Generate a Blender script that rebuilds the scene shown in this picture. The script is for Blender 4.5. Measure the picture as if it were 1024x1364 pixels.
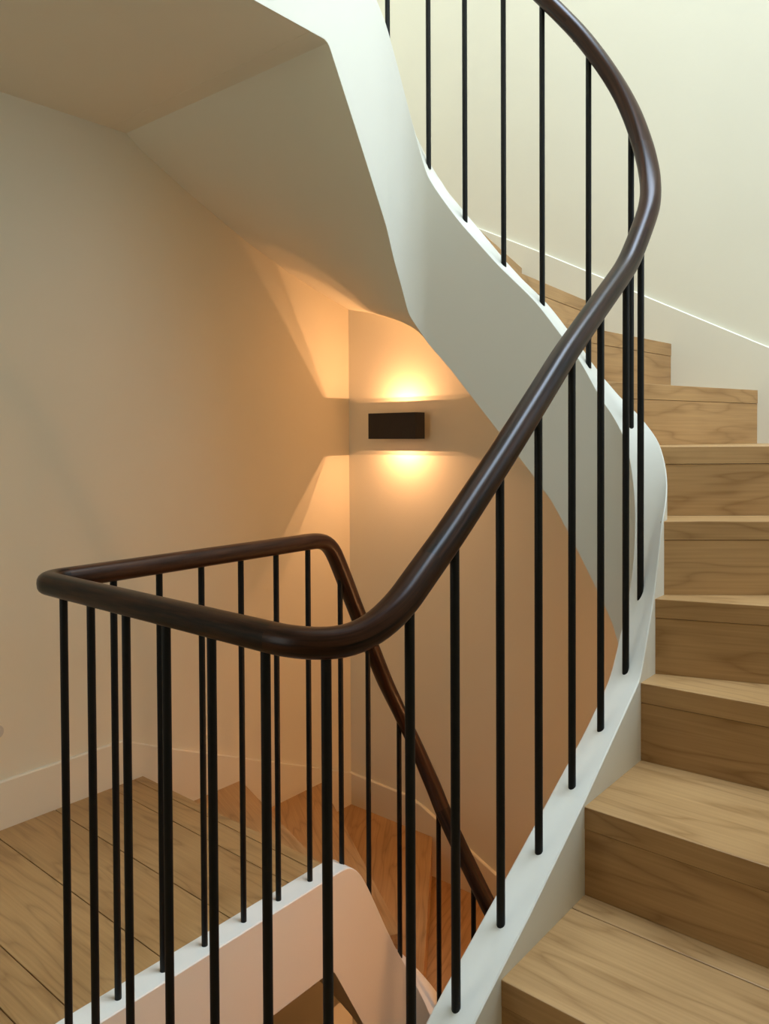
import bpy, bmesh, math, random
import numpy as np
from mathutils import Vector, Matrix

for o in list(bpy.data.objects):
    bpy.data.objects.remove(o, do_unlink=True)
random.seed(7)
scene = bpy.context.scene
COL = scene.collection

# ------------------------------------------------------------------ camera
F_PX, PITCH, ROLL, YAW = 1036.4, 0.01855, -0.0048, 0.6982
cam = bpy.data.cameras.new('camera')
cam.sensor_fit = 'HORIZONTAL'
cam.sensor_width = 36.0
cam.lens = F_PX / 1024 * 36.0
cam.shift_y = -82.2 / 1024
cam.clip_start = 0.02
cam_o = bpy.data.objects.new('camera', cam)
COL.objects.link(cam_o)
fw = Vector((-math.sin(YAW) * math.cos(PITCH), math.cos(YAW) * math.cos(PITCH), -math.sin(PITCH)))
rt0 = Vector((math.cos(YAW), math.sin(YAW), 0))
up0 = rt0.cross(fw)
rt = rt0 * math.cos(ROLL) + up0 * math.sin(ROLL)
up = up0 * math.cos(ROLL) - rt0 * math.sin(ROLL)
cam_o.matrix_world = Matrix((rt, up, -fw)).transposed().to_4x4()
scene.camera = cam_o

# ------------------------------------------------------------------ light
scene.view_settings.view_transform = 'Standard'
scene.view_settings.look = 'None'
scene.view_settings.exposure = 0.08
scene.view_settings.gamma = 1.0
scene.view_settings.use_curve_mapping = False

world = bpy.data.worlds.new('sky')
scene.world = world
world.use_nodes = True
bg = world.node_tree.nodes['Background']
bg.inputs[0].default_value = (0.80, 0.92, 1.0, 1)
bg.inputs[1].default_value = 1.0


def area(name, loc, rot, sx, sy, watts, col):
    l = bpy.data.lights.new(name, 'AREA')
    l.shape = 'RECTANGLE'
    l.size, l.size_y = sx, sy
    l.energy = watts
    l.color = col
    o = bpy.data.objects.new(name, l)
    COL.objects.link(o)
    o.location = loc
    o.rotation_euler = rot
    return o


SKY = (-1.25, 0.25, 0.9, 2.95)          # roof light opening: x0 x1 y0 y1
TOPZ = 5.0
area('skylight_daylight', ((SKY[0] + SKY[1]) / 2, (SKY[2] + SKY[3]) / 2, TOPZ + 0.02), (0, 0, 0),
     SKY[1] - SKY[0], SKY[3] - SKY[2], 240, (0.635, 0.79, 1.0))
WIN = (1.75, 2.95, 0.35, 2.4)           # stair window in the right wall: y0 y1 z0 z1
area('window_daylight', (0.43, (WIN[0] + WIN[1]) / 2, (WIN[2] + WIN[3]) / 2), (0, math.radians(90), 0),
     WIN[3] - WIN[2], WIN[1] - WIN[0], 19, (0.74, 0.87, 1.0))
FILL_WIN = (-2.70, -1.50, -0.70, 0.80)      # unseen window added in the near wall for weak fill light: x0 x1 z0 z1
area('landing_fill', ((FILL_WIN[0] + FILL_WIN[1]) / 2, -1.62, (FILL_WIN[2] + FILL_WIN[3]) / 2), (math.radians(90), 0, 0),
     FILL_WIN[1] - FILL_WIN[0], FILL_WIN[3] - FILL_WIN[2], 10, (0.92, 0.97, 0.90))

# ------------------------------------------------------------------ materials
def newmat(name):
    m = bpy.data.materials.new(name)
    m.use_nodes = True
    nt = m.node_tree
    return m, nt, nt.nodes['Principled BSDF']


def N(nt, t, **kw):
    n = nt.nodes.new(t)
    for k, v in kw.items():
        setattr(n, k, v)
    return n


def plaster(name, col, rough=0.75, bump=0.02):
    m, nt, b = newmat(name)
    tc = N(nt, 'ShaderNodeTexCoord')
    nz = N(nt, 'ShaderNodeTexNoise')
    nz.inputs['Scale'].default_value = 2.2
    nz.inputs['Detail'].default_value = 5
    nt.links.new(tc.outputs['Object'], nz.inputs['Vector'])
    rp = N(nt, 'ShaderNodeValToRGB')
    rp.color_ramp.elements[0].position = 0.3
    rp.color_ramp.elements[1].position = 0.7
    rp.color_ramp.elements[0].color = (*[c * 0.975 for c in col], 1)
    rp.color_ramp.elements[1].color = (*col, 1)
    nt.links.new(nz.outputs['Fac'], rp.inputs['Fac'])
    nt.links.new(rp.outputs['Color'], b.inputs['Base Color'])
    b.inputs['Roughness'].default_value = rough
    n2 = N(nt, 'ShaderNodeTexNoise')
    n2.inputs['Scale'].default_value = 60
    nt.links.new(tc.outputs['Object'], n2.inputs['Vector'])
    bp = N(nt, 'ShaderNodeBump')
    bp.inputs['Strength'].default_value = bump
    bp.inputs['Distance'].default_value = 0.01
    nt.links.new(n2.outputs['Fac'], bp.inputs['Height'])
    nt.links.new(bp.outputs['Normal'], b.inputs['Normal'])
    return m


def oak(name, light, dark, rough=0.42, rings=0.5):
    """grain runs along local X; every object gets its own cut of the log"""
    m, nt, b = newmat(name)
    tc = N(nt, 'ShaderNodeTexCoord')
    oi = N(nt, 'ShaderNodeObjectInfo')
    ad = N(nt, 'ShaderNodeVectorMath', operation='ADD')
    sc = N(nt, 'ShaderNodeVectorMath', operation='SCALE')
    cmb = N(nt, 'ShaderNodeCombineXYZ')
    nt.links.new(oi.outputs['Random'], cmb.inputs[0])
    nt.links.new(oi.outputs['Random'], cmb.inputs[1])
    nt.links.new(oi.outputs['Random'], cmb.inputs[2])
    nt.links.new(cmb.outputs[0], sc.inputs[0])
    sc.inputs['Scale'].default_value = 37.0
    nt.links.new(tc.outputs['Object'], ad.inputs[0])
    nt.links.new(sc.outputs[0], ad.inputs[1])
    mp = N(nt, 'ShaderNodeMapping')
    mp.inputs['Scale'].default_value = (0.75, 4.6, 4.6)
    nt.links.new(ad.outputs[0], mp.inputs['Vector'])
    # slow bending of the growth rings -> cathedral figure
    nz = N(nt, 'ShaderNodeTexNoise')
    nz.inputs['Scale'].default_value = 1.1
    nz.inputs['Detail'].default_value = 3
    nt.links.new(mp.outputs[0], nz.inputs['Vector'])
    mul = N(nt, 'ShaderNodeMath', operation='MULTIPLY')
    nt.links.new(nz.outputs['Fac'], mul.inputs[0])
    mul.inputs[1].default_value = 22.0
    fr = N(nt, 'ShaderNodeMath', operation='PINGPONG')
    nt.links.new(mul.outputs[0], fr.inputs[0])
    fr.inputs[1].default_value = 1.0
    pw = N(nt, 'ShaderNodeMath', operation='POWER')
    nt.links.new(fr.outputs[0], pw.inputs[0])
    pw.inputs[1].default_value = 4.5
    # fine pores
    mp2 = N(nt, 'ShaderNodeMapping')
    mp2.inputs['Scale'].default_value = (4.0, 150.0, 150.0)
    nt.links.new(ad.outputs[0], mp2.inputs['Vector'])
    n2 = N(nt, 'ShaderNodeTexNoise')
    n2.inputs['Scale'].default_value = 1.0
    n2.inputs['Detail'].default_value = 4
    nt.links.new(mp2.outputs[0], n2.inputs['Vector'])
    # cloudy tone
    n3 = N(nt, 'ShaderNodeTexNoise')
    n3.inputs['Scale'].default_value = 3.0
    nt.links.new(ad.outputs[0], n3.inputs['Vector'])
    m1 = N(nt, 'ShaderNodeMath', operation='MULTIPLY')
    nt.links.new(pw.outputs[0], m1.inputs[0])
    m1.inputs[1].default_value = rings
    m2 = N(nt, 'ShaderNodeMath', operation='MULTIPLY_ADD')
    nt.links.new(n2.outputs['Fac'], m2.inputs[0])
    m2.inputs[1].default_value = 0.55
    nt.links.new(m1.outputs[0], m2.inputs[2])
    m3 = N(nt, 'ShaderNodeMath', operation='MULTIPLY_ADD')
    nt.links.new(n3.outputs['Fac'], m3.inputs[0])
    m3.inputs[1].default_value = 0.45
    nt.links.new(m2.outputs[0], m3.inputs[2])
    m4 = N(nt, 'ShaderNodeMath', operation='MULTIPLY_ADD')
    nt.links.new(oi.outputs['Random'], m4.inputs[0])
    m4.inputs[1].default_value = 0.14
    nt.links.new(m3.outputs[0], m4.inputs[2])
    rp = N(nt, 'ShaderNodeValToRGB')
    rp.color_ramp.elements[0].position = 0.35
    rp.color_ramp.elements[1].position = 1.15
    rp.color_ramp.elements[0].color = (*light, 1)
    rp.color_ramp.elements[1].color = (*dark, 1)
    nt.links.new(m4.outputs[0], rp.inputs['Fac'])
    nt.links.new(rp.outputs['Color'], b.inputs['Base Color'])
    b.inputs['Roughness'].default_value = rough
    bp = N(nt, 'ShaderNodeBump')
    bp.inputs['Strength'].default_value = 0.05
    bp.inputs['Distance'].default_value = 0.002
    nt.links.new(n2.outputs['Fac'], bp.inputs['Height'])
    nt.links.new(bp.outputs['Normal'], b.inputs['Normal'])
    return m


def walnut(name):
    """grain follows the rail through its UV map (u = metres along, v = around)"""
    m, nt, b = newmat(name)
    tc = N(nt, 'ShaderNodeTexCoord')
    oi = N(nt, 'ShaderNodeObjectInfo')
    ad = N(nt, 'ShaderNodeVectorMath', operation='ADD')
    cmb = N(nt, 'ShaderNodeCombineXYZ')
    k = N(nt, 'ShaderNodeMath', operation='MULTIPLY')
    nt.links.new(oi.outputs['Random'], k.inputs[0])
    k.inputs[1].default_value = 31.0
    nt.links.new(k.outputs[0], cmb.inputs[0])
    nt.links.new(tc.outputs['UV'], ad.inputs[0])
    nt.links.new(cmb.outputs[0], ad.inputs[1])
    mp = N(nt, 'ShaderNodeMapping')
    mp.inputs['Scale'].default_value = (4.0, 9.0, 1.0)
    nt.links.new(ad.outputs[0], mp.inputs['Vector'])
    nz = N(nt, 'ShaderNodeTexNoise')
    nz.inputs['Scale'].default_value = 1.6
    nz.inputs['Detail'].default_value = 6
    nz.inputs['Roughness'].default_value = 0.65
    nt.links.new(mp.outputs[0], nz.inputs['Vector'])
    m4 = N(nt, 'ShaderNodeMath', operation='MULTIPLY_ADD')
    nt.links.new(oi.outputs['Random'], m4.inputs[0])
    m4.inputs[1].default_value = 0.22
    nt.links.new(nz.outputs['Fac'], m4.inputs[2])
    rp = N(nt, 'ShaderNodeValToRGB')
    rp.color_ramp.elements[0].position = 0.42
    rp.color_ramp.elements[1].position = 0.86
    rp.color_ramp.elements[0].color = (0.006, 0.0025, 0.0014, 1)
    rp.color_ramp.elements[1].color = (0.072, 0.027, 0.012, 1)
    nt.links.new(m4.outputs[0], rp.inputs['Fac'])
    nt.links.new(rp.outputs['Color'], b.inputs['Base Color'])
    b.inputs['Roughness'].default_value = 0.29
    b.inputs['Specular IOR Level'].default_value = 0.2
    return m


def simple(name, col, rough, metal=0.0, spec=0.5):
    m, nt, b = newmat(name)
    b.inputs['Specular IOR Level'].default_value = spec
    tc = N(nt, 'ShaderNodeTexCoord')
    nz = N(nt, 'ShaderNodeTexNoise')
    nz.inputs['Scale'].default_value = 25
    nt.links.new(tc.outputs['Object'], nz.inputs['Vector'])
    mr = N(nt, 'ShaderNodeMapRange')
    mr.inputs['To Min'].default_value = rough * 0.85
    mr.inputs['To Max'].default_value = min(1, rough * 1.15)
    nt.links.new(nz.outputs['Fac'], mr.inputs['Value'])
    nt.links.new(mr.outputs[0], b.inputs['Roughness'])
    b.inputs['Base Color'].default_value = (*col, 1)
    b.inputs['Metallic'].default_value = metal
    return m


M = {}
M['wall'] = plaster('wall_paint', (0.75, 0.705, 0.555))
M['string'] = plaster('string_paint', (0.77, 0.755, 0.66), 0.55, 0.01)
M['base'] = plaster('baseboard_paint', (0.76, 0.72, 0.58), 0.4, 0.0)
M['oak'] = oak('oak_tread', (0.53, 0.318, 0.132), (0.29, 0.152, 0.050), rings=0.3)
M['oak_floor'] = oak('oak_plank', (0.48, 0.285, 0.108), (0.27, 0.142, 0.048), rings=0.3)
M['sub'] = simple('dark_subfloor', (0.05, 0.03, 0.015), 0.8)
M['walnut'] = walnut('dark_walnut')
M['black'] = simple('black_steel', (0.004, 0.0042, 0.0035), 0.5, 0.0, 0.25)
M['sconce'] = simple('bronze_black', (0.012, 0.008, 0.006), 0.5)
M['switch'] = simple('switch_metal', (0.55, 0.52, 0.45), 0.45, 0.0)

m, nt, b = newmat('clear_glass')
tr = N(nt, 'ShaderNodeBsdfTransparent')
gl = N(nt, 'ShaderNodeBsdfGlossy')
gl.inputs['Roughness'].default_value = 0.03
mx = N(nt, 'ShaderNodeMixShader')
mx.inputs[0].default_value = 0.06
nt.links.new(tr.outputs[0], mx.inputs[1])
nt.links.new(gl.outputs[0], mx.inputs[2])
nt.links.new(mx.outputs[0], nt.nodes['Material Output'].inputs[0])
M['glass'] = m
m, nt, b = newmat('opal_glass')
tr = N(nt, 'ShaderNodeBsdfTransparent')
tl = N(nt, 'ShaderNodeEmission')
tl.inputs['Color'].default_value = (1.0, .55, .25, 1)
tl.inputs['Strength'].default_value = 3.0
mx = N(nt, 'ShaderNodeMixShader')
mx.inputs[0].default_value = 0.4
nt.links.new(tr.outputs[0], mx.inputs[1])
nt.links.new(tl.outputs[0], mx.inputs[2])
nt.links.new(mx.outputs[0], nt.nodes['Material Output'].inputs[0])
M['opal'] = m


# ------------------------------------------------------------------ helpers
def link(name, me, mat, parent=None, kind=None, label=None, cat=None, group=None):
    o = bpy.data.objects.new(name, me)
    COL.objects.link(o)
    if mat and not me.materials:
        me.materials.append(M[mat])
    if parent:
        o.parent = parent
    if kind:
        o['kind'] = kind
    if label:
        o['label'] = label
    if cat:
        o['category'] = cat
    if group:
        o['group'] = group
    return o


def empty(name, loc, label, cat):
    o = bpy.data.objects.new(name, None)
    COL.objects.link(o)
    o.location = loc
    o['label'] = label
    o['category'] = cat
    return o


def mesh(name, v, f, smooth=None):
    me = bpy.data.meshes.new(name)
    me.from_pydata([tuple(map(float, p)) for p in v], [], f)
    bm = bmesh.new()
    bm.from_mesh(me)
    bmesh.ops.recalc_face_normals(bm, faces=bm.faces)
    bm.to_mesh(me)
    bm.free()
    if smooth is not None:
        me.polygons.foreach_set('use_smooth', [True] * len(me.polygons))
        me.set_sharp_from_angle(angle=math.radians(smooth))
    me.update()
    return me


def boxes(name, bl, bevel=0.0):
    v, f = [], []
    for (x0, x1, y0, y1, z0, z1) in bl:
        n = len(v)
        v += [(x0, y0, z0), (x1, y0, z0), (x1, y1, z0), (x0, y1, z0), (x0, y0, z1), (x1, y0, z1), (x1, y1, z1), (x0, y1, z1)]
        f += [tuple(n + i for i in q) for q in ((0, 3, 2, 1), (4, 5, 6, 7), (0, 1, 5, 4), (1, 2, 6, 5), (2, 3, 7, 6), (3, 0, 4, 7))]
    me = mesh(name, v, f)
    if bevel:
        bm = bmesh.new()
        bm.from_mesh(me)
        bmesh.ops.bevel(bm, geom=list(bm.edges), offset=bevel, segments=2, affect='EDGES', profile=0.5)
        bm.to_mesh(me)
        bm.free()
    return me


def prism(name, poly, z0, z1):
    n = len(poly)
    v = [(p[0], p[1], z0) for p in poly] + [(p[0], p[1], z1) for p in poly]
    f = [tuple(range(n))[::-1], tuple(range(n, 2 * n))] + [(i, (i + 1) % n, n + (i + 1) % n, n + i) for i in range(n)]
    return mesh(name, v, f)


def grid_solid(A, B, name, smooth=40):
    """solid between two matching rows-of-points grids (front A, back B)"""
    R, Cn = len(A), len(A[0])
    v = [p for row in A for p in row] + [p for row in B for p in row]
    o = R * Cn
    f = []
    for i in range(R - 1):
        for j in range(Cn - 1):
            a = i * Cn + j
            f.append((a, a + 1, a + Cn + 1, a + Cn))
            f.append((o + a, o + a + Cn, o + a + Cn + 1, o + a + 1))
    for i in range(R - 1):
        a = i * Cn
        f.append((a, a + Cn, o + a + Cn, o + a))
        a = i * Cn + Cn - 1
        f.append((a, o + a, o + a + Cn, a + Cn))
    for j in range(Cn - 1):
        f.append((j, o + j, o + j + 1, j + 1))
        a = (R - 1) * Cn + j
        f.append((a, a + 1, o + a + 1, o + a))
    return mesh(name, v, f, smooth)


# ------------------------------------------------------------------ dimensions (metres, eye at the origin)
Z0 = -1.44                  # landing floor
RISE = 0.2007
S = 15 * RISE               # storey height
XL, XR, YF, YN = -2.915, 0.31, 3.17, -1.5    # left, right, far, near walls
SOFF = 1.265                # underside of the upper landing
EDGE = 0.045                # half width of the string on the stair side
INN = 0.040                 # half width on the well side

# plan of the string and rail: a rounded rectangle round the well
CORN = [(-1.79, .877), (-.82, .877), (-.82, 2.25), (-1.79, 2.25)]
RAD = [.05, .16, .16, .14]


def build_path():
    out = []
    n = 24
    for i in range(4):
        p = np.array(CORN[i])
        a = np.array(CORN[i - 1])
        c = np.array(CORN[(i + 1) % 4])
        u = (a - p) / np.linalg.norm(a - p)
        w = (c - p) / np.linalg.norm(c - p)
        r = RAD[i]
        ctr = p + (u + w) * r
        for k in range(n + 1):
            t = k / n * math.pi / 2
            out.append(ctr - w * r * math.cos(t) - u * r * math.sin(t))
    out = np.roll(np.array(out), -12, axis=0)
    out = np.vstack([out, out[:1]])
    d = np.r_[0, np.cumsum(np.linalg.norm(np.diff(out, axis=0), axis=1))]
    return d, out


PD, PP = build_path()
LOOP = PD[-1]


def pos(s):
    s = s % LOOP
    return np.array([np.interp(s, PD, PP[:, 0]), np.interp(s, PD, PP[:, 1])])


def right(s):
    t = pos(s + .004) - pos(s - .004)
    t /= np.linalg.norm(t)
    return np.array([t[1], -t[0]])          # towards the stair side


def off(s, o):
    return pos(s) + right(s) * o


def profile(pts, sig=0.03):
    xs = np.array([p[0] for p in pts])
    zs = np.array([p[1] for p in pts])
    g = np.arange(-0.3, LOOP + 0.3, 0.005)
    z = np.interp(g, xs, zs)
    k = np.arange(-24, 25) * 0.005
    w = np.exp(-k ** 2 / (2 * sig ** 2))
    w /= w.sum()
    zp = np.r_[np.full(24, z[0]), z, np.full(24, z[-1])]
    zz = np.convolve(zp, w, 'valid')
    return lambda s: float(np.interp(s, g, zz))


ZU = Z0 + S
CURB_UP = profile([(0, Z0), (.70, Z0), (.88, -1.33), (1.055, -1.15), (1.19, -1.068), (1.348, -.988), (1.504, -.908),
                   (1.661, -.824), (1.815, -.743), (1.967, -.642), (2.085, -.45), (2.17, -.235), (2.215, -.135), (2.26, -.04),
                   (2.299, .01), (2.38, .10), (2.439, .215), (2.598, .421), (2.741, .560), (2.895, .731), (2.99, .855),
                   (3.049, .945), (3.09, 1.06), (3.13, 1.17), (3.17, 1.286), (3.22, 1.39), (3.30, 1.50), (3.40, 1.56),
                   (3.47, ZU), (LOOP, ZU)], 0.022)
CURB_DN = profile([(0, Z0 - S), (.70, Z0 - S), (.88, -1.33 - S), (1.055, -1.15 - S), (1.348, -.988 - S), (1.661, -.824 - S),
                   (1.967, -.642 - S), (2.085, -.45 - S), (2.17, -.235 - S), (2.26, -.04 - S), (2.38, .10 - S),
                   (2.598, .421 - S), (2.741, .56 - S), (2.895, -2.25), (3.049, -2.06), (3.11, -1.985), (3.17, -1.90),
                   (3.25, -1.79), (3.33, -1.629), (3.40, -1.495), (3.46, Z0), (LOOP, Z0)], 0.022)
BOT = [(0, SOFF - S), (.80, SOFF - S), (1.0, -1.66), (1.5, -1.33), (2.0, -1.05), (2.2, -.83), (2.31, -.629), (2.34, -.563),
       (2.405, -.446), (2.479, -.315), (2.544, -.207), (2.637, -.097), (2.734, .009), (2.837, .124), (2.93, .229),
       (3.08, .379), (3.13, .434), (3.16, .521), (3.255, .736), (3.405, 1.015), (3.542, SOFF), (LOOP, SOFF)]
BOT_UP = profile(BOT, 0.008)
RAIL_LAND = -0.339
RAIL_UP = profile([(0, RAIL_LAND), (.90, RAIL_LAND), (.942, -.336), (.977, -.321), (1.04, -.278), (1.10, -.234),
                   (1.165, -.189), (1.346, -.048), (1.513, .088), (1.625, .182), (1.781, .297), (1.983, .445), (2.083, .565),
                   (2.17, .685), (2.242, .819), (2.309, .974), (2.382, 1.109), (2.467, 1.238), (2.57, 1.367), (2.90, 1.76),
                   (3.2, 2.24), (3.45, 2.60), (3.53, RAIL_LAND + S), (LOOP, RAIL_LAND + S)], 0.03)
RAIL_DN = profile([(0, RAIL_LAND - S), (.92, RAIL_LAND - S), (1.1, -3.24), (1.513, -2.92), (1.983, -2.55), (2.3, -2.22),
                   (2.57, -1.92), (2.819, -1.599), (2.915, -1.467), (2.998, -1.346), (3.065, -1.222), (3.118, -1.105),
                   (3.185, -.962), (3.277, -.785), (3.393, -.570), (3.440, -.474), (3.495, -.372), (3.53, -.347),
                   (3.57, RAIL_LAND), (LOOP, RAIL_LAND)], 0.014)

# ------------------------------------------------------------------ the setting
LOWZ = Z0 - S
TH = 0.14


def wall(name, bl):
    return link(name, boxes(name, bl), 'wall', kind='structure')


ZB, ZT = LOWZ - 0.15, TOPZ + 0.2
wall('wall_left', [(XL - TH, XL, YN - TH, YF + TH, ZB, ZT)])
wall('wall_far', [(XL, XR, YF, YF + TH, ZB, ZT)])
wall('wall_right', [(XR, XR + TH, YN - TH, WIN[0], ZB, ZT), (XR, XR + TH, WIN[1], YF + TH, ZB, ZT),
                    (XR, XR + TH, WIN[0], WIN[1], ZB, WIN[2]), (XR, XR + TH, WIN[0], WIN[1], WIN[3], ZT)])
wall('wall_near', [(XL, FILL_WIN[0], YN - TH, YN, ZB, ZT), (FILL_WIN[1], XR, YN - TH, YN, ZB, ZT),
                   (FILL_WIN[0], FILL_WIN[1], YN - TH, YN, ZB, FILL_WIN[2]), (FILL_WIN[0], FILL_WIN[1], YN - TH, YN, FILL_WIN[3], ZT)])
# top ceiling round the roof light
link('ceiling', boxes('ceiling', [(XL, SKY[0], YN, YF, TOPZ, TOPZ + .2), (SKY[1], XR, YN, YF, TOPZ, TOPZ + .2),
                                  (SKY[0], SKY[1], YN, SKY[2], TOPZ, TOPZ + .2), (SKY[0], SKY[1], SKY[3], YF, TOPZ, TOPZ + .2)]),
     'wall', kind='structure')


def framed(name, x0, x1, a0, a1, horizontal, at):
    w = link(name, boxes('opening_frame', [
        (x0, x1, a0, a0 + .05, at, at + .06) if horizontal else (x0, x1, at, at + .06, a0, a0 + .05),
        (x0, x1, a1 - .05, a1, at, at + .06) if horizontal else (x0, x1, at, at + .06, a1 - .05, a1),
        (x0, x0 + .05, a0, a1, at, at + .06) if horizontal else (x0, x0 + .05, at, at + .06, a0, a1),
        (x1 - .05, x1, a0, a1, at, at + .06) if horizontal else (x1 - .05, x1, at, at + .06, a0, a1)]), 'base', kind='structure')
    g = (x0 + .05, x1 - .05, a0 + .05, a1 - .05, at + .02, at + .03) if horizontal else \
        (x0 + .05, x1 - .05, at + .02, at + .03, a0 + .05, a1 - .05)
    link('pane', boxes('pane', [g]), 'glass', parent=w)
    return w


framed('window_1', SKY[0], SKY[1], SKY[2], SKY[3], True, TOPZ + .1)
w2 = framed('window_2', 0, WIN[1] - WIN[0], WIN[2], WIN[3], False, 0)
w2.rotation_euler = (0, 0, math.pi / 2)
w2.location = (XR + .09 + .06, WIN[0], 0)
framed('fill_window', FILL_WIN[0], FILL_WIN[1], FILL_WIN[2], FILL_WIN[3], False, YN - TH + .02)  # frame and pane of the added fill window behind the camera

# landing floor: a slab with real planks on it
IX = CORN[0][0] + INN - .001           # slab meets the string on the well side
IY = CORN[0][1] + INN - .001
NOSE_Y = 1.85


def slab(name, z_top, z_bot, mat):
    poly = [(XL, YN), (XR, YN), (XR, IY), (IX, IY), (IX, NOSE_Y - .03), (XL, NOSE_Y - .03)]
    return link(name, prism(name, poly, z_bot, z_top), mat, kind='structure')


PT = 0.02
floor = slab('floor', Z0 - PT, SOFF - S, 'wall')
upper = slab('ceiling', ZU - PT, SOFF, 'wall')


def plank(parent, x0, x1, y0, y1, z):
    me = boxes('plank', [(0, x1 - x0, 0, y1 - y0, 0, PT)], 0.0012)
    o = link('plank', me, 'oak_floor', parent=parent)
    o.location = (x0, y0, z - PT)
    return o


def lay(parent, z):
    g = .0016
    lx1 = CORN[0][0] - .035
    ys = [NOSE_Y, 1.805, 1.70, 1.462, 1.228, .966]
    for a, c in zip(ys[:-1], ys[1:]):
        plank(parent, XL + .002, lx1, c + g, a - g, z)
    plank(parent, CORN[1][0] + .03, XR - .002, .857 + g, .905, z)
    y = ys[-1]
    first = True
    while y > YN + .02:
        n = max(y - .237, YN + .002) if not first else .857
        xr = lx1 if first else XR - .002
        joint = random.uniform(-1.4, -.3)
        if first:
            plank(parent, XL + .002, lx1, n + g, y - g, z)
        else:
            plank(parent, XL + .002, joint - g, n + g, y - g, z)
            plank(parent, joint + g, xr, n + g, y - g, z)
        first = False
        y = n


lay(floor, Z0)
lay(upper, ZU)
lf = link('floor', boxes('floor', [(XL, XR, YN, YF, LOWZ - .15, LOWZ - PT)]), 'sub', kind='structure')
y = YN
while y < YF - .01:
    n = min(y + .24, YF)
    plank(lf, XL + .002, XR - .002, y + .002, n - .002, LOWZ)
    y = n


# baseboards: a thin board whose top follows the floor or the steps
def board(name, pts, axis, at, sign, depth=.32):
    """pts = (coordinate along the wall, top z)"""
    t = .016
    A, B = [], []
    rowa, rowb = [[], [], []], [[], [], []]
    for c, z in pts:
        for i, (dz, tt) in enumerate(((-depth, t), (-.004, t), (0, t - .004))):
            fa = (at + sign * tt, c, z + dz) if axis == 'x' else (c, at + sign * tt, z + dz)
            bk = (at, c, z + dz) if axis == 'x' else (c, at, z + dz)
            rowa[i].append(fa)
            rowb[i].append(bk)
    return link(name, grid_solid(rowa, rowb, name, 25), 'base', kind='structure')


BBH = 0.178
board('baseboard_left', [(YN, Z0 + BBH), (1.76, Z0 + BBH), (1.80, -1.281), (2.005, -1.374), (2.429, -1.554), (2.778, -1.702),
                         (3.154, -1.868)], 'x', XL, 1, .30)
board('baseboard_far', [(XL, -1.868), (-2.517, -1.878), (-2.42, -1.90), (-2.337, -1.935), (-2.149, -2.022), (-1.966, -2.101),
                        (-1.6, -2.27), (-.775, -2.68), (.29, -3.1)], 'y', YF, -1, .45)
board('baseboard_far', [(XL, 1.155), (-2.55, 1.145), (-2.42, 1.12), (-2.117, 1.023), (-1.746, .838), (-1.419, .668),
                        (-1.217, .558), (-.775, .327), (.30, -.10)], 'y', YF, -1, .45)
board('baseboard_right', [(YN, Z0 + BBH), (.85, Z0 + BBH), (1.262, -.98), (1.618, -.78), (2.02, -.58), (2.43, -.38), (3.15, -.10)],
      'x', XR, -1, .34)
board('baseboard_left', [(YN, ZU + BBH), (1.80, ZU + BBH), (2.43, 1.46), (3.154, 1.155)], 'x', XL, 1, .32)

# ------------------------------------------------------------------ the stairs
# step k: distance along the string, and the point where its nosing meets the wall
STEP = {1: (.955, (XR, .906)), 2: (1.276, (XR, 1.262)), 3: (1.632, (XR, 1.618)), 4: (1.955, (XR, 2.022)),
        5: (2.05, (XR, 2.431)), 6: (2.11, (XR, 2.93)), 7: (2.235, (.29, YF)), 8: (2.41, (-.806, YF)),
        9: (2.565, (-1.134, YF)), 10: (2.75, (-1.475, YF)), 11: (2.92, (-1.824, YF)), 12: (3.09, (-2.352, YF)),
        13: (3.155, (XL, 2.932)), 14: (3.345, (XL, 2.382)), 15: (3.504, (XL, NOSE_Y))}
CORNERS = {6: (XR, YF), 12: (XL, YF)}      # wall corner inside tread k
TB = 0.05                                   # tread board thickness
INS = .008                                  # how far a board is housed in the string


def inset(p):
    return np.array([min(max(p[0], XL + .002), XR - .002), min(p[1], YF - .002)])


def frame_obj(name, me_fn, origin, direction, mat, parent):
    """mesh in a local frame: x along the nosing, y into the step"""
    d = np.array(direction) / np.linalg.norm(direction)
    ang = math.atan2(d[1], d[0])

    def loc(p):
        q = np.array(p[:2]) - origin
        return (q @ d, q @ np.array([-d[1], d[0]]))
    me = me_fn(loc)
    o = link(name, me, mat, parent=parent)
    o.location = (origin[0], origin[1], 0)
    o.rotation_euler = (0, 0, ang)
    return o


def solid_poly(name, poly, z0, z1, bev=.002):
    me = prism(name, poly, z0, z1)
    if bev:
        bm = bmesh.new()
        bm.from_mesh(me)
        ed = [e for e in bm.edges if abs(e.verts[0].co.z - z1) < 1e-5 and abs(e.verts[1].co.z - z1) < 1e-5 and e.calc_length() > .06]
        bmesh.ops.bevel(bm, geom=ed, offset=bev, segments=2, affect='EDGES', profile=0.5)
        bm.to_mesh(me)
        bm.free()
    return me


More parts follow.
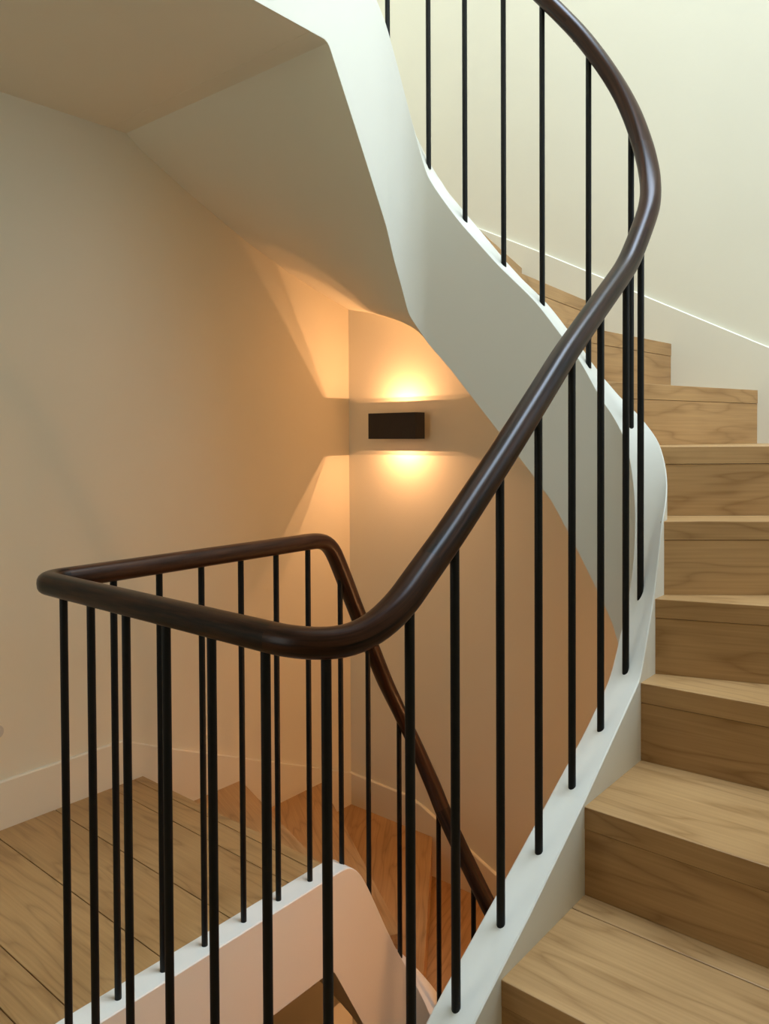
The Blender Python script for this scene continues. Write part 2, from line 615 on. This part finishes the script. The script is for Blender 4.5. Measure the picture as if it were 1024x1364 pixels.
def flight(dz, ks, curb, s0, s1, label):
    root = empty('staircase', (-.8, 1.0, Z0 + dz), label, 'staircase')
    base = Vector(root.location)

    def put(o):
        o.location = Vector(o.location) - base
        return o
    # treads and risers
    for k in ks:
        sk, b = STEP[k]
        a = off(sk, EDGE - INS)
        b = inset(b)
        z = Z0 + k * RISE + dz
        sn, bn = STEP[k + 1]
        an = off(sn, EDGE - INS)
        bn = inset(bn)
        d = b - a
        # back edge reaches under the next riser
        push = .018
        dn = (bn - an) / np.linalg.norm(bn - an)
        nb = np.array([-dn[1], dn[0]]) * push
        inner = [off(s, EDGE - INS) for s in np.linspace(sn, sk, max(3, int((sn - sk) / .03)))]
        poly = [a, b]
        if k in CORNERS:
            poly.append(inset(CORNERS[k]))
        poly += [inset(bn + nb), inset(an + nb)] + inner[1:-1]
        if k <= 3:
            # two boards: wide front board and a narrow strip at the back
            yj = STEP[k + 1][1][1] - .062 if k > 1 else 1.20
            front = [a, b, np.array([b[0], yj - .0012]), np.array([a[0], yj - .0012])]
            back = [np.array([a[0], yj + .0012]), np.array([b[0], yj + .0012]), bn + np.array([0, .018]), np.array([an[0], bn[1] + .018])]
            if k == 3:
                front = None
        else:
            front = None
        if front is not None:
            for pl in (front, back):
                put(frame_obj('tread', lambda L, pl=pl: solid_poly('tread', [L(p) for p in pl], z - TB, z, .0015), a, d, 'oak', root))
        else:
            put(frame_obj('tread', lambda L: solid_poly('tread', [L(p) for p in poly], z - TB, z, .0015), a, d, 'oak', root))
        # riser, flush with the nosing
        u = d / np.linalg.norm(d)
        nrm = np.array([-u[1], u[0]])
        e = .0012
        rp = [a + nrm * e, b + nrm * e, inset(b + nrm * .02), a + nrm * .02]
        rz0 = z - RISE + .0005
        put(frame_obj('riser', lambda L: prism('riser', [L(p) for p in rp], rz0, z - TB - .0015), a, d, 'oak', root))
    if 15 - 1 in ks:
        # riser under the landing nosing
        a = off(STEP[15][0], EDGE - INS)
        b = inset(STEP[15][1])
        u = (b - a) / np.linalg.norm(b - a)
        nrm = np.array([-u[1], u[0]])
        rp = [a, b, b + nrm * .015, a + nrm * .015]
        z = Z0 + 15 * RISE + dz
        put(frame_obj('riser', lambda L: prism('riser', [L(p) for p in rp], z - RISE, z - PT - .001), a, b - a, 'oak', root))
    # string: the white ribbon round the well
    ss = np.arange(s0, s1 + 1e-6, .0125)
    V, Fc = [], []
    ch = .003
    ks_ = sorted(STEP)
    nos_s = [STEP[k][0] for k in ks_]
    nos_z = [Z0 + k * RISE + dz + .012 for k in ks_]
    nos = profile([(0, -9 + dz), (STEP[1][0] - .12, -1.33 + dz)] + list(zip(nos_s, nos_z)) + [(STEP[15][0] + .001, -9 + dz)], .010)
    for s in ss:
        zt = curb(s) + .004
        zo = max(zt, nos(s)) if STEP[1][0] < s < (STEP[14][0] + .1 if dz == 0 else 2.85) else zt
        zb = min(BOT_UP(s) + dz, zt - .12)
        i_, o_ = off(s, -INN), off(s, EDGE)
        i2, o2 = off(s, -INN + ch), off(s, EDGE - ch)
        V += [(*i_, zb), (*i_, zt - ch), (*i2, zt), (*o2, zo), (*o_, zo - ch), (*o_, zb + min(.16, .6 * (zo - zb)))]
    n = len(ss)
    for i in range(n - 1):
        for j in range(6):
            a_, b_ = i * 6 + j, i * 6 + (j + 1) % 6
            Fc.append((a_, b_, b_ + 6, a_ + 6))
    Fc.append(tuple(range(6)))
    Fc.append(tuple(range((n - 1) * 6, n * 6)))
    V = [(p[0] - base.x, p[1] - base.y, p[2] - base.z) for p in V]
    link('stringer', mesh('stringer', V, Fc, 35), 'string', parent=root)
    # soffit: ruled surface from the bottom of the string to the walls
    R = [(.82, (XR, .84), SOFF - S), (1.0, (XR, 1.0), -1.66), (1.5, (XR, 1.5), -1.33), (2.0, (XR, 2.2), -.95), (2.15, (XR, 2.7), -.72),
         (2.22, (XR, YF), -.52), (2.28, (-.3, YF), -.36), (2.34, (-.8, YF), -.18), (2.54, (-1.25, YF), .06), (2.73, (-1.7, YF), .28),
         (2.93, (-2.2, YF), .505), (3.05, (-2.5, YF), .612), (3.13, (XL, YF), .697), (3.16, (XL, 3.0), .745), (3.22, (XL, 2.742), .826),
         (3.30, (XL, 2.446), .938), (3.405, (XL, 2.12), 1.09), (3.50, (XL, 1.88), 1.215), (3.542, (XL, 1.812), SOFF), (3.62, (XL, 1.734), SOFF)]
    R = [r for r in R if s0 - .1 <= r[0] <= s1 + .1]
    A, Bk = [], []
    sub = 5
    rows = []
    for (q0, q1) in zip(R[:-1], R[1:]):
        for t in range(sub):
            w = t / sub
            rows.append((q0[0] * (1 - w) + q1[0] * w, np.array(q0[1]) * (1 - w) + np.array(q1[1]) * w, q0[2] * (1 - w) + q1[2] * w))
    rows.append((R[-1][0], np.array(R[-1][1]), R[-1][2]))
    for s, p, z in rows:
        i_ = off(s, -INN + .0006)
        zi = BOT_UP(s) - .001
        z -= .001
        ra, rb = [], []
        for t in np.linspace(0, 1, 9):
            q = i_ * (1 - t) + p * t
            zz = zi * (1 - t) + z * t + dz
            ra.append((q[0] - base.x, q[1] - base.y, zz - base.z))
            rb.append((q[0] - base.x, q[1] - base.y, zz + .03 - base.z))
        A.append(ra)
        Bk.append(rb)
    link('soffit', grid_solid(A, Bk, 'soffit', 30), 'wall', parent=root)
    return root


flight(0, range(1, 15), CURB_UP, 0, LOOP, 'oak stairs with white curved string rising on the right of the picture')
flight(-S, range(1, 15), CURB_DN, .8, LOOP, 'oak winder stairs dropping away from the landing below the wall light')

# ------------------------------------------------------------------ balustrade
bal = empty('balustrade', (CORN[0][0], CORN[0][1], Z0),
            'dark walnut handrail on slim black steel rods round the open well', 'balustrade')
bb = Vector(bal.location)
RW, RH = .0285, .0255


def rail_point(g):
    """g < 0: lower loop, g >= 0: upper loop"""
    if g < 0:
        return np.array([*pos(g), RAIL_DN(g + LOOP)])
    return np.array([*pos(g), RAIL_UP(g)])


def rail_piece(g0, g1):
    gs = np.arange(g0, g1 + 1e-6, .0125)
    if gs[-1] < g1 - 1e-4:
        gs = np.r_[gs, g1]
    K = 20
    V, Fc, UV = [], [], []
    for g in gs:
        c = rail_point(g)
        t = rail_point(g + .006) - rail_point(g - .006)
        t /= np.linalg.norm(t)
        r_ = np.array([t[1], -t[0], 0])
        r_ /= np.linalg.norm(r_)
        u_ = np.cross(r_, t)
        for k in range(K):
            an = 2 * math.pi * k / K
            cc, s_ = math.cos(an), math.sin(an)
            e = .82
            x = RW * math.copysign(abs(cc) ** e, cc)
            y = RH * math.copysign(abs(s_) ** e, s_)
            V.append(tuple(c + r_ * x + u_ * y - np.array(bb)))
    n = len(gs)
    for i in range(n - 1):
        for k in range(K):
            a_, b_ = i * K + k, i * K + (k + 1) % K
            Fc.append((a_, b_, b_ + K, a_ + K))
            UV += [(gs[i], k / K), (gs[i], (k + 1) / K), (gs[i + 1], (k + 1) / K), (gs[i + 1], k / K)]
    Fc.append(tuple(range(K))[::-1])
    Fc.append(tuple(range((n - 1) * K, n * K)))
    UV += [(gs[0], 0)] * K + [(gs[-1], 0)] * K
    me = bpy.data.meshes.new('handrail')
    me.from_pydata(V, [], Fc)
    uv = me.uv_layers.new(name='UVMap')
    uv.data.foreach_set('uv', [float(x) for p in UV for x in p])
    bm = bmesh.new()
    bm.from_mesh(me)
    bmesh.ops.recalc_face_normals(bm, faces=bm.faces)
    bm.to_mesh(me)
    bm.free()
    me.polygons.foreach_set('use_smooth', [True] * len(me.polygons))
    me.set_sharp_from_angle(angle=math.radians(50))
    return link('handrail', me, 'walnut', parent=bal)


cuts = [-LOOP + 1.2, -LOOP + 2.05, -LOOP + 3.0, -LOOP + 3.40, -.05, .80, 1.115, 2.06, 2.245, 2.50, 3.1, 3.6, LOOP - .05]
pieces = [rail_piece(g0, g1) for g0, g1 in zip(cuts[:-1], cuts[1:])]

# rods
bm = bmesh.new()
bmesh.ops.create_cone(bm, cap_ends=True, segments=14, radius1=.0088, radius2=.0088, depth=1.0, matrix=Matrix.Translation((0, 0, .5)))
rod = bpy.data.meshes.new('baluster')
bm.to_mesh(rod)
bm.free()
rod.polygons.foreach_set('use_smooth', [True] * len(rod.polygons))
rod.set_sharp_from_angle(angle=math.radians(50))


def baluster(s, curb, rail):
    p = pos(s)
    z0 = curb(s) - .004
    z1 = rail(s) - .006
    o = link('baluster', rod, 'black', parent=bal)
    o.location = Vector((p[0], p[1], z0)) - bb
    o.scale = (1, 1, z1 - z0)


for s in [.092, .210, .348, .489, .630, .777, .898, 1.055, 1.19, 1.348, 1.504, 1.661, 1.815, 1.967, 2.065, 2.299, 2.439,
          2.598, 2.741, 2.895, 3.049, 3.201, 3.34, 3.48, 3.62, 3.76, 3.90, 4.04, 4.18, 4.32]:
    baluster(s, CURB_UP, RAIL_UP)
for s in [4.292, 4.158, 4.022, 3.881, 3.743, 3.607, 3.457, 3.318, 3.168, 3.017, 2.868, 2.72, 2.57, 2.43, 2.29, 2.095, 1.967,
          1.815, 1.661, 1.504, 1.348]:
    baluster(s, CURB_DN, RAIL_DN)
# little screw left under the rail
sp = rail_point(2.487)
bm = bmesh.new()
bmesh.ops.create_cone(bm, cap_ends=True, segments=10, radius1=.0035, radius2=.0025, depth=.014)
me = bpy.data.meshes.new('screw')
bm.to_mesh(me)
bm.free()
sc_ = link('screw', me, 'black', parent=pieces[8])
sc_.location = Vector(sp) - bb + Vector((0, 0, -.034))


# ------------------------------------------------------------------ wall lights
def sconce(zc, label, watts):
    x0, x1, hh = -2.657, -2.352, .066
    yf, yb = YF - .130, YF - .057
    root = empty('wall_light', ((x0 + x1) / 2, YF, zc), label, 'wall light')
    b0 = Vector(root.location)

    def part(name, bl, bev=.001):
        me = boxes(name, [(a - b0.x, b - b0.x, c - b0.y, d - b0.y, e - b0.z, f - b0.z) for a, b, c, d, e, f in bl], bev)
        return link(name, me, 'sconce', parent=root)
    part('front_plate', [(x0, x1, yf - .004, yf, zc - hh, zc + hh)])
    part('back_plate', [(x0, x1, yb, yb + .004, zc - hh, zc + hh)])
    part('side_plate', [(x0, x0 + .003, yf, yb, zc - hh, zc + hh)], .0005)
    part('side_plate', [(x1 - .003, x1, yf, yb, zc - hh, zc + hh)], .0005)
    part('lamp_holder', [(x0 + .004, x1 - .004, yf, yb, zc - .011, zc + .011)], .0005)
    part('wall_bracket', [(x0 + .08, x1 - .08, yb + .004, YF, zc - .03, zc + .03)])
    for wd in (.091, .103):
        for sgn in (1, -1):
            l = bpy.data.lights.new('lamp', 'AREA')
            l.shape = 'SQUARE'
            l.size = .002
            l.energy = watts
            l.color = (1.0, .49, .225)
            o = bpy.data.objects.new('lamp', l)
            COL.objects.link(o)
            o.parent = root
            o.location = (0, -wd, sgn * .014)
            o.rotation_euler = (math.pi if sgn > 0 else 0, 0, 0)
    return root


sconce(.050, 'small black oblong wall light glowing up and down in the corner', 2.5)
sconce(.050 - S, 'black oblong wall light, unseen, added on the storey below under the dropping stairs', 1.0)  # unseen repeat, added for warm light in the lower well


def globe(loc, label, watts):  # unseen globe lamp, added as warm fill for the far wall
    root = empty('fill_lamp', loc, label, 'fill lamp')
    bm = bmesh.new()
    bmesh.ops.create_cone(bm, cap_ends=True, segments=32, radius1=.05, radius2=.046, depth=.016,
                          matrix=Matrix.Translation((-.008, 0, 0)) @ Matrix.Rotation(-math.pi / 2, 4, 'Y'))
    me = bpy.data.meshes.new('wall_rose')
    bm.to_mesh(me)
    bm.free()
    link('wall_rose', me, 'sconce', parent=root)
    bm = bmesh.new()
    bmesh.ops.create_cone(bm, cap_ends=True, segments=16, radius1=.012, radius2=.012, depth=.06,
                          matrix=Matrix.Translation((-.045, 0, 0)) @ Matrix.Rotation(-math.pi / 2, 4, 'Y'))
    me = bpy.data.meshes.new('arm')
    bm.to_mesh(me)
    bm.free()
    link('arm', me, 'sconce', parent=root)
    bm = bmesh.new()
    bmesh.ops.create_uvsphere(bm, u_segments=24, v_segments=14, radius=.075)
    me = bpy.data.meshes.new('globe')
    bm.to_mesh(me)
    bm.free()
    me.polygons.foreach_set('use_smooth', [True] * len(me.polygons))
    g = link('globe', me, 'opal', parent=root)
    g.location = (-.145, 0, 0)
    l = bpy.data.lights.new('lamp', 'POINT')
    l.energy = watts
    l.color = (1.0, .46, .19)
    l.shadow_soft_size = .08
    o = bpy.data.objects.new('lamp', l)
    COL.objects.link(o)
    o.parent = root
    o.location = (-.145, 0, 0)
    g.visible_shadow = True
    return root


globe((XR, 2.75, -1.35), 'round opal fill lamp, unseen, added on the right wall under the rising stairs', 40)

# round socket on the left wall
sw = empty('wall_socket', (XL, 1.252, -1.079), 'small round grey socket low on the wall, cut by the left picture edge', 'socket')


def disc(name, r0, r1, d):
    bm = bmesh.new()
    bmesh.ops.create_cone(bm, cap_ends=True, segments=32, radius1=r0, radius2=r1, depth=d,
                          matrix=Matrix.Translation((d / 2, 0, 0)) @ Matrix.Rotation(math.pi / 2, 4, 'Y'))
    me = bpy.data.meshes.new(name)
    bm.to_mesh(me)
    bm.free()
    return me


link('plate', disc('plate', .026, .025, .006), 'switch', parent=sw)
kn = link('socket_face', disc('socket_face', .014, .013, .004), 'switch', parent=sw)
kn.location = (.006, 0, 0)
